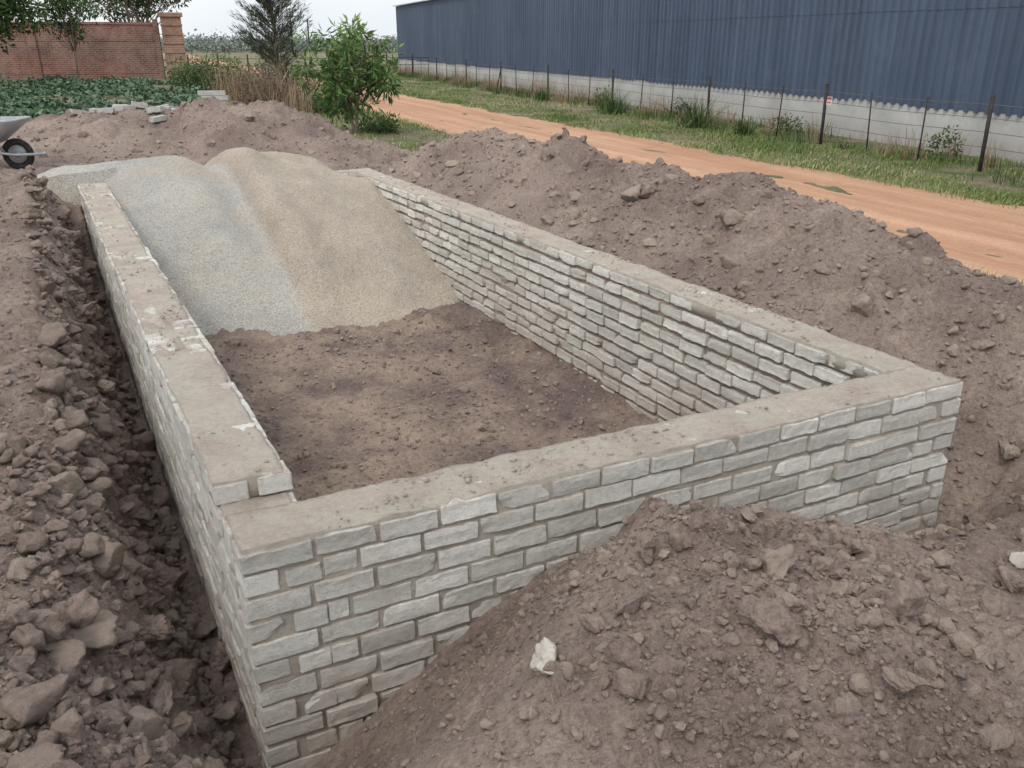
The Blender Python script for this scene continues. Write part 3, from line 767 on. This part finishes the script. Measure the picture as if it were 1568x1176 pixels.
HAZE = leafmat('leaf_distant', [(0, (.16, .19, .17)), (1, (.26, .29, .26))], .9, 0)
acc = Acc()
for i in range(420):
    x = R.uniform(-130, 10); y = R.uniform(170, 240); h = R.uniform(1.2, 3.6); n = 110
    off = R.normal(size=(n, 3))*[2.4, 1., h*.22]
    leaves(acc, np.array([x, y, -.6+h*.5])+off, .6, .4, 0.)
acc.out('distant_trees', HAZE, False)
for x, y, h in ((-36, 150, 9), (-41, 185, 9)):
    PO = Acc(); tube(PO, [(x, y, -1), (x, y, h*.62)], .14, 6); box(PO, (x, y, h*.58), (2., .15, .15), 0)
    PO.out('utility_pole', MAT_POST)
e2 = Acc()
for i in range(14):
    x = -24+i*1.6; y = 52+i*.6; tube(e2, [(x, y, -.6), (x, y, .75)], .05, 6)
tube(e2, [(-24, 52, .5), (-3.2, 59.8, .5)], .015, 4); tube(e2, [(-24, 52, .1), (-3.2, 59.8, .1)], .015, 4)
e2.out('boundary_fence', MAT_POST)

# ------------------------------------------------------------------ red brick boundary wall
def rbmat(name, c1, c2, mort, tint):
    g = M(name, .9)
    tc = g.nt.nodes.new('ShaderNodeTexCoord')
    sx = g.sep(tc.outputs['Object']); cmb = g.nt.nodes.new('ShaderNodeCombineXYZ')
    g.L(g.math('ADD', sx[0], sx[1]), cmb.inputs[0]); g.L(sx[2], cmb.inputs[1])
    br = g.nt.nodes.new('ShaderNodeTexBrick'); g.L(cmb.outputs[0], br.inputs['Vector'])
    br.inputs['Scale'].default_value = 1.; br.inputs['Brick Width'].default_value = .25; br.inputs['Row Height'].default_value = .085
    br.inputs['Mortar Size'].default_value = .014; br.inputs['Color1'].default_value = (*c1, 1); br.inputs['Color2'].default_value = (*c2, 1)
    br.inputs['Mortar'].default_value = (*mort, 1)
    c = g.mix(g.ramp(g.noise(1.6, 7, .75), [(.45, 0.), (.65, .7)]), br.outputs['Color'], tint)
    c = g.mix(.7, c, g.ramp(g.noise(.8, 6, .75), [(.3, .5), (.7, 1.3)]), 'MULTIPLY')
    g.col(c); g.bump(br.outputs['Fac'], -.01, .8); return g.m
MAT_RB = rbmat('red_brick', (.27, .11, .08), (.15, .07, .055), (.28, .21, .18), (.29, .19, .16))
MAT_RB2 = rbmat('tan_red_brick', (.36, .19, .13), (.27, .13, .09), (.34, .26, .21), (.38, .25, .18))
BW = empty('brick_boundary_wall')
P1 = np.array([-15.6, 41.2]); P2 = np.array([-27., 37.5]); Dw = (P2-P1); Lw = np.linalg.norm(Dw); Dw /= Lw; an = math.atan2(Dw[1], Dw[0])
def bobj(name, s, z0, z1, l, t, mat=MAT_RB, off=0.):
    acc = Acc(); v, f = gridbox(np.linspace(-l/2, l/2, max(2, int(l/.3))), [-t/2, t/2], np.linspace(z0, z1, 3)); acc.add(v, f, .5)
    o = acc.out(name, mat, False, BW); c = P1+Dw*s+np.array([Dw[1], -Dw[0]])*off
    o.location = (c[0], c[1], 0); o.rotation_euler = (0, 0, an); return o
zb = -.45
bobj('wall_panel', Lw/2+.2, zb, zb+2.62, Lw, .23)
bobj('coping', Lw/2+.2, zb+2.62, zb+2.72, Lw, .30)
for s in (5.4, 10.2): bobj('pier', s, zb, zb+2.8, .36, .36)
for zz_ in (.6, 1.95): bobj('band', Lw/2+.2, zb+zz_, zb+zz_+.085, Lw-.1, .26)
bobj('pillar', -.35, zb, zb+2.95, .85, .6, MAT_RB2)
bobj('pillar_cap', -.35, zb+2.95, zb+3.12, 1.02, .75, MAT_RB2)
bobj('pilaster', .32, zb, zb+2.85, .2, .42)
for i in range(7): bobj('pillar_band', -.35, zb+.3+i*.38, zb+.36+i*.38, .91, .66, MAT_RB2)

# ------------------------------------------------------------------ loose bricks
MAT_BLOCK = simple('cement_block', (.36, .355, .33), (.50, .49, .46), 10, .9)
def bricks_obj(name, items):
    e = Acc()
    for (x, y, dz, rot, tl) in items:
        z = float(terrain(x, y, True))+.03+dz
        v = BV*np.array([.23, .11, .075]); v = v-np.sign(BV)*np.where(ext == 3, .005, 0)[:, None]
        v[:, 2] += v[:, 0]*tl; c_, s_ = math.cos(rot), math.sin(rot)
        e.add(np.stack([v[:, 0]*c_-v[:, 1]*s_+x, v[:, 0]*s_+v[:, 1]*c_+y, v[:, 2]+z], 1), BF, R.rand())
    return e.out(name, MAT_BLOCK, False)
it = []
for i in range(15):
    it.append((-6.9+i*.085+R.normal(0, .06), 14.7+R.normal(0, .25), R.uniform(0, .06), R.uniform(-.6, 1.), R.normal(0, .15)))
for i in range(3): it.append((-5.75+i*.1, 14.3-i*.2, .02, R.uniform(-.6, 1.), .1))
bricks_obj('loose_cement_bricks', it)
it = []; z0 = float(terrain(-5.45, 15.9))
for L_ in range(5):
    for i in range(2):
        it.append((-5.45+i*.24+.05*(L_ % 2), 15.9, L_*.08+z0-float(terrain(-5.45+i*.24+.05*(L_ % 2), 15.9)), .12+R.normal(0, .05), 0))
bricks_obj('cement_brick_stack', it)

# ------------------------------------------------------------------ wheelbarrow
WB = empty('wheelbarrow')
MAT_TRAY = simple('galvanised_metal', (.27, .28, .29), (.42, .43, .43), 6, .5, 0, .3)
MAT_TYRE = simple('rubber', (.02, .02, .02), (.05, .045, .04), 20, .85)
wx, wy = -6.36, 11.25; wz = float(terrain(wx, wy, False))+.20
acc = Acc()
n1, n2 = 28, 8; V = []; Fq = []
for i in range(n1):
    t = 2*math.pi*i/n1
    for j in range(n2):
        q = 2*math.pi*j/n2; rr = .155+.042*math.cos(q)
        V.append((rr*math.cos(t), .04*math.sin(q), rr*math.sin(t)))
        Fq.append((i*n2+j, i*n2+(j+1) % n2, ((i+1) % n1)*n2+(j+1) % n2, ((i+1) % n1)*n2+j))
acc.add(V, Fq); tyre = acc.out('tyre', MAT_TYRE, True, WB)
acc = Acc()
tube(acc, [(0, -.025, 0), (0, .025, 0)], .115, 16); tube(acc, [(0, -.12, 0), (0, .12, 0)], .016, 8)
tube(acc, [(0, -.035, 0), (0, .035, 0)], .04, 12); rim = acc.out('rim', MAT_TRAY, True, WB)
acc = Acc()
for s in (-1, 1):
    tube(acc, [(.30, s*.05, .0), (.0, s*.11, .0), (-.45, s*.20, .08), (-1.0, s*.27, .28), (-1.45, s*.29, .40)], .017, 8)
    tube(acc, [(-.75, s*.24, .19), (-.82, s*.24, -.17), (-.98, s*.24, -.17), (-.95, s*.26, .26)], .013, 8)
    tube(acc, [(-.1, s*.13, .02), (-.2, s*.18, .25)], .012, 6)
tube(acc, [(.30, -.05, 0), (.33, 0, 0), (.30, .05, 0)], .017, 8); tube(acc, [(-.82, -.24, -.17), (-.82, .24, -.17)], .012, 6)
fr = acc.out('frame', MAT_TRAY, True, WB)
def ring(cx, hx, hy, z, front=0):
    pts = []
    for (sx, sy) in ((1, 1), (-1, 1), (-1, -1), (1, -1)):
        for k_ in range(5):
            th = {(1, 1): 0, (-1, 1): 90, (-1, -1): 180, (1, -1): 270}[(sx, sy)]+k_*22.5
            r_ = .09; pts.append((cx+sx*(hx-r_)+r_*math.cos(math.radians(th)), sy*(hy-r_)+r_*math.sin(math.radians(th)), z))
    return pts
rings = [ring(-.48, .22, .18, .14), ring(-.46, .27, .21, .16), ring(-.36, .48, .32, .44), ring(-.36, .505, .345, .44), ring(-.36, .505, .345, .42), ring(-.46, .285, .225, .15), ring(-.48, .23, .19, .125)]
V = [p for r_ in rings for p in r_]; nr = 20; Fq = []
for i in range(len(rings)-1):
    for j in range(nr): Fq.append((i*nr+j, i*nr+(j+1) % nr, (i+1)*nr+(j+1) % nr, (i+1)*nr+j))
for base in (0, (len(rings)-1)*nr):
    for j in range(0, 9): Fq.append((base+j, base+j+1, base+18-j, base+19-j))
acc = Acc(); acc.add(V, Fq); tr = acc.out('tray', MAT_TRAY, True, WB)
WB.location = (wx, wy, wz); WB.rotation_euler = (0, 0, math.radians(8))

# ------------------------------------------------------------------ camera / light
cam = bpy.data.cameras.new('camera'); co = bpy.data.objects.new('camera', cam); scene.collection.objects.link(co)
cam.sensor_width = 36; cam.lens = 29.85; cam.clip_end = 3000; cam.clip_start = .05
co.location = (0, 0, 1.5); co.rotation_euler = (math.radians(68), 0, 0); scene.camera = co
SE, SA = 52, 25
sun = bpy.data.lights.new('sun', 'SUN'); so = bpy.data.objects.new('sun', sun); scene.collection.objects.link(so)
sun.energy = 1.5; sun.angle = math.radians(14); sun.color = (1, .955, .89)
so.rotation_euler = (math.radians(90-SE), 0, math.radians(-SA))
w = bpy.data.worlds.new('World'); scene.world = w; w.use_nodes = True
nt = w.node_tree; bg = nt.nodes['Background']
sky = nt.nodes.new('ShaderNodeTexSky'); sky.sky_type = 'NISHITA'; sky.sun_disc = False
sky.sun_elevation = math.radians(SE); sky.sun_rotation = math.radians(180+SA); sky.dust_density = 2; sky.air_density = 1; sky.ozone_density = 1
# overcast cloud layer: mottled pale grey near the horizon, brighter overhead (as a real overcast sky is)
tc = nt.nodes.new('ShaderNodeTexCoord'); mpn = nt.nodes.new('ShaderNodeMapping'); mpn.inputs['Scale'].default_value = (1, 1, 3.5)
nn = nt.nodes.new('ShaderNodeTexNoise'); nn.inputs['Scale'].default_value = 2.2; nn.inputs['Detail'].default_value = 6
nt.links.new(tc.outputs['Generated'], mpn.inputs['Vector']); nt.links.new(mpn.outputs[0], nn.inputs['Vector'])
rp = nt.nodes.new('ShaderNodeValToRGB'); rp.color_ramp.elements[0].position = .35; rp.color_ramp.elements[1].position = .65
rp.color_ramp.elements[0].color = (.83, .89, .95, 1); rp.color_ramp.elements[1].color = (.98, .99, 1.0, 1)
nt.links.new(nn.outputs['Fac'], rp.inputs[0])
sz_ = nt.nodes.new('ShaderNodeSeparateXYZ'); nt.links.new(tc.outputs['Generated'], sz_.inputs[0])
mr = nt.nodes.new('ShaderNodeMapRange'); mr.inputs['From Min'].default_value = 0.; mr.inputs['From Max'].default_value = 1.
mr.inputs['To Min'].default_value = 7.4; mr.inputs['To Max'].default_value = 11.0
nt.links.new(sz_.outputs[2], mr.inputs[0])
sc_ = nt.nodes.new('ShaderNodeVectorMath'); sc_.operation = 'SCALE'
nt.links.new(mr.outputs[0], sc_.inputs['Scale'])
nt.links.new(rp.outputs[0], sc_.inputs[0])
mx = nt.nodes.new('ShaderNodeMix'); mx.data_type = 'RGBA'; mx.inputs[0].default_value = .86
nt.links.new(sc_.outputs[0], mx.inputs[7])
nt.links.new(sky.outputs[0], mx.inputs[6]); nt.links.new(mx.outputs[2], bg.inputs['Color'])
bg.inputs['Strength'].default_value = .15
scene.view_settings.view_transform = 'Standard'; scene.view_settings.look = 'None'; scene.view_settings.exposure = 0
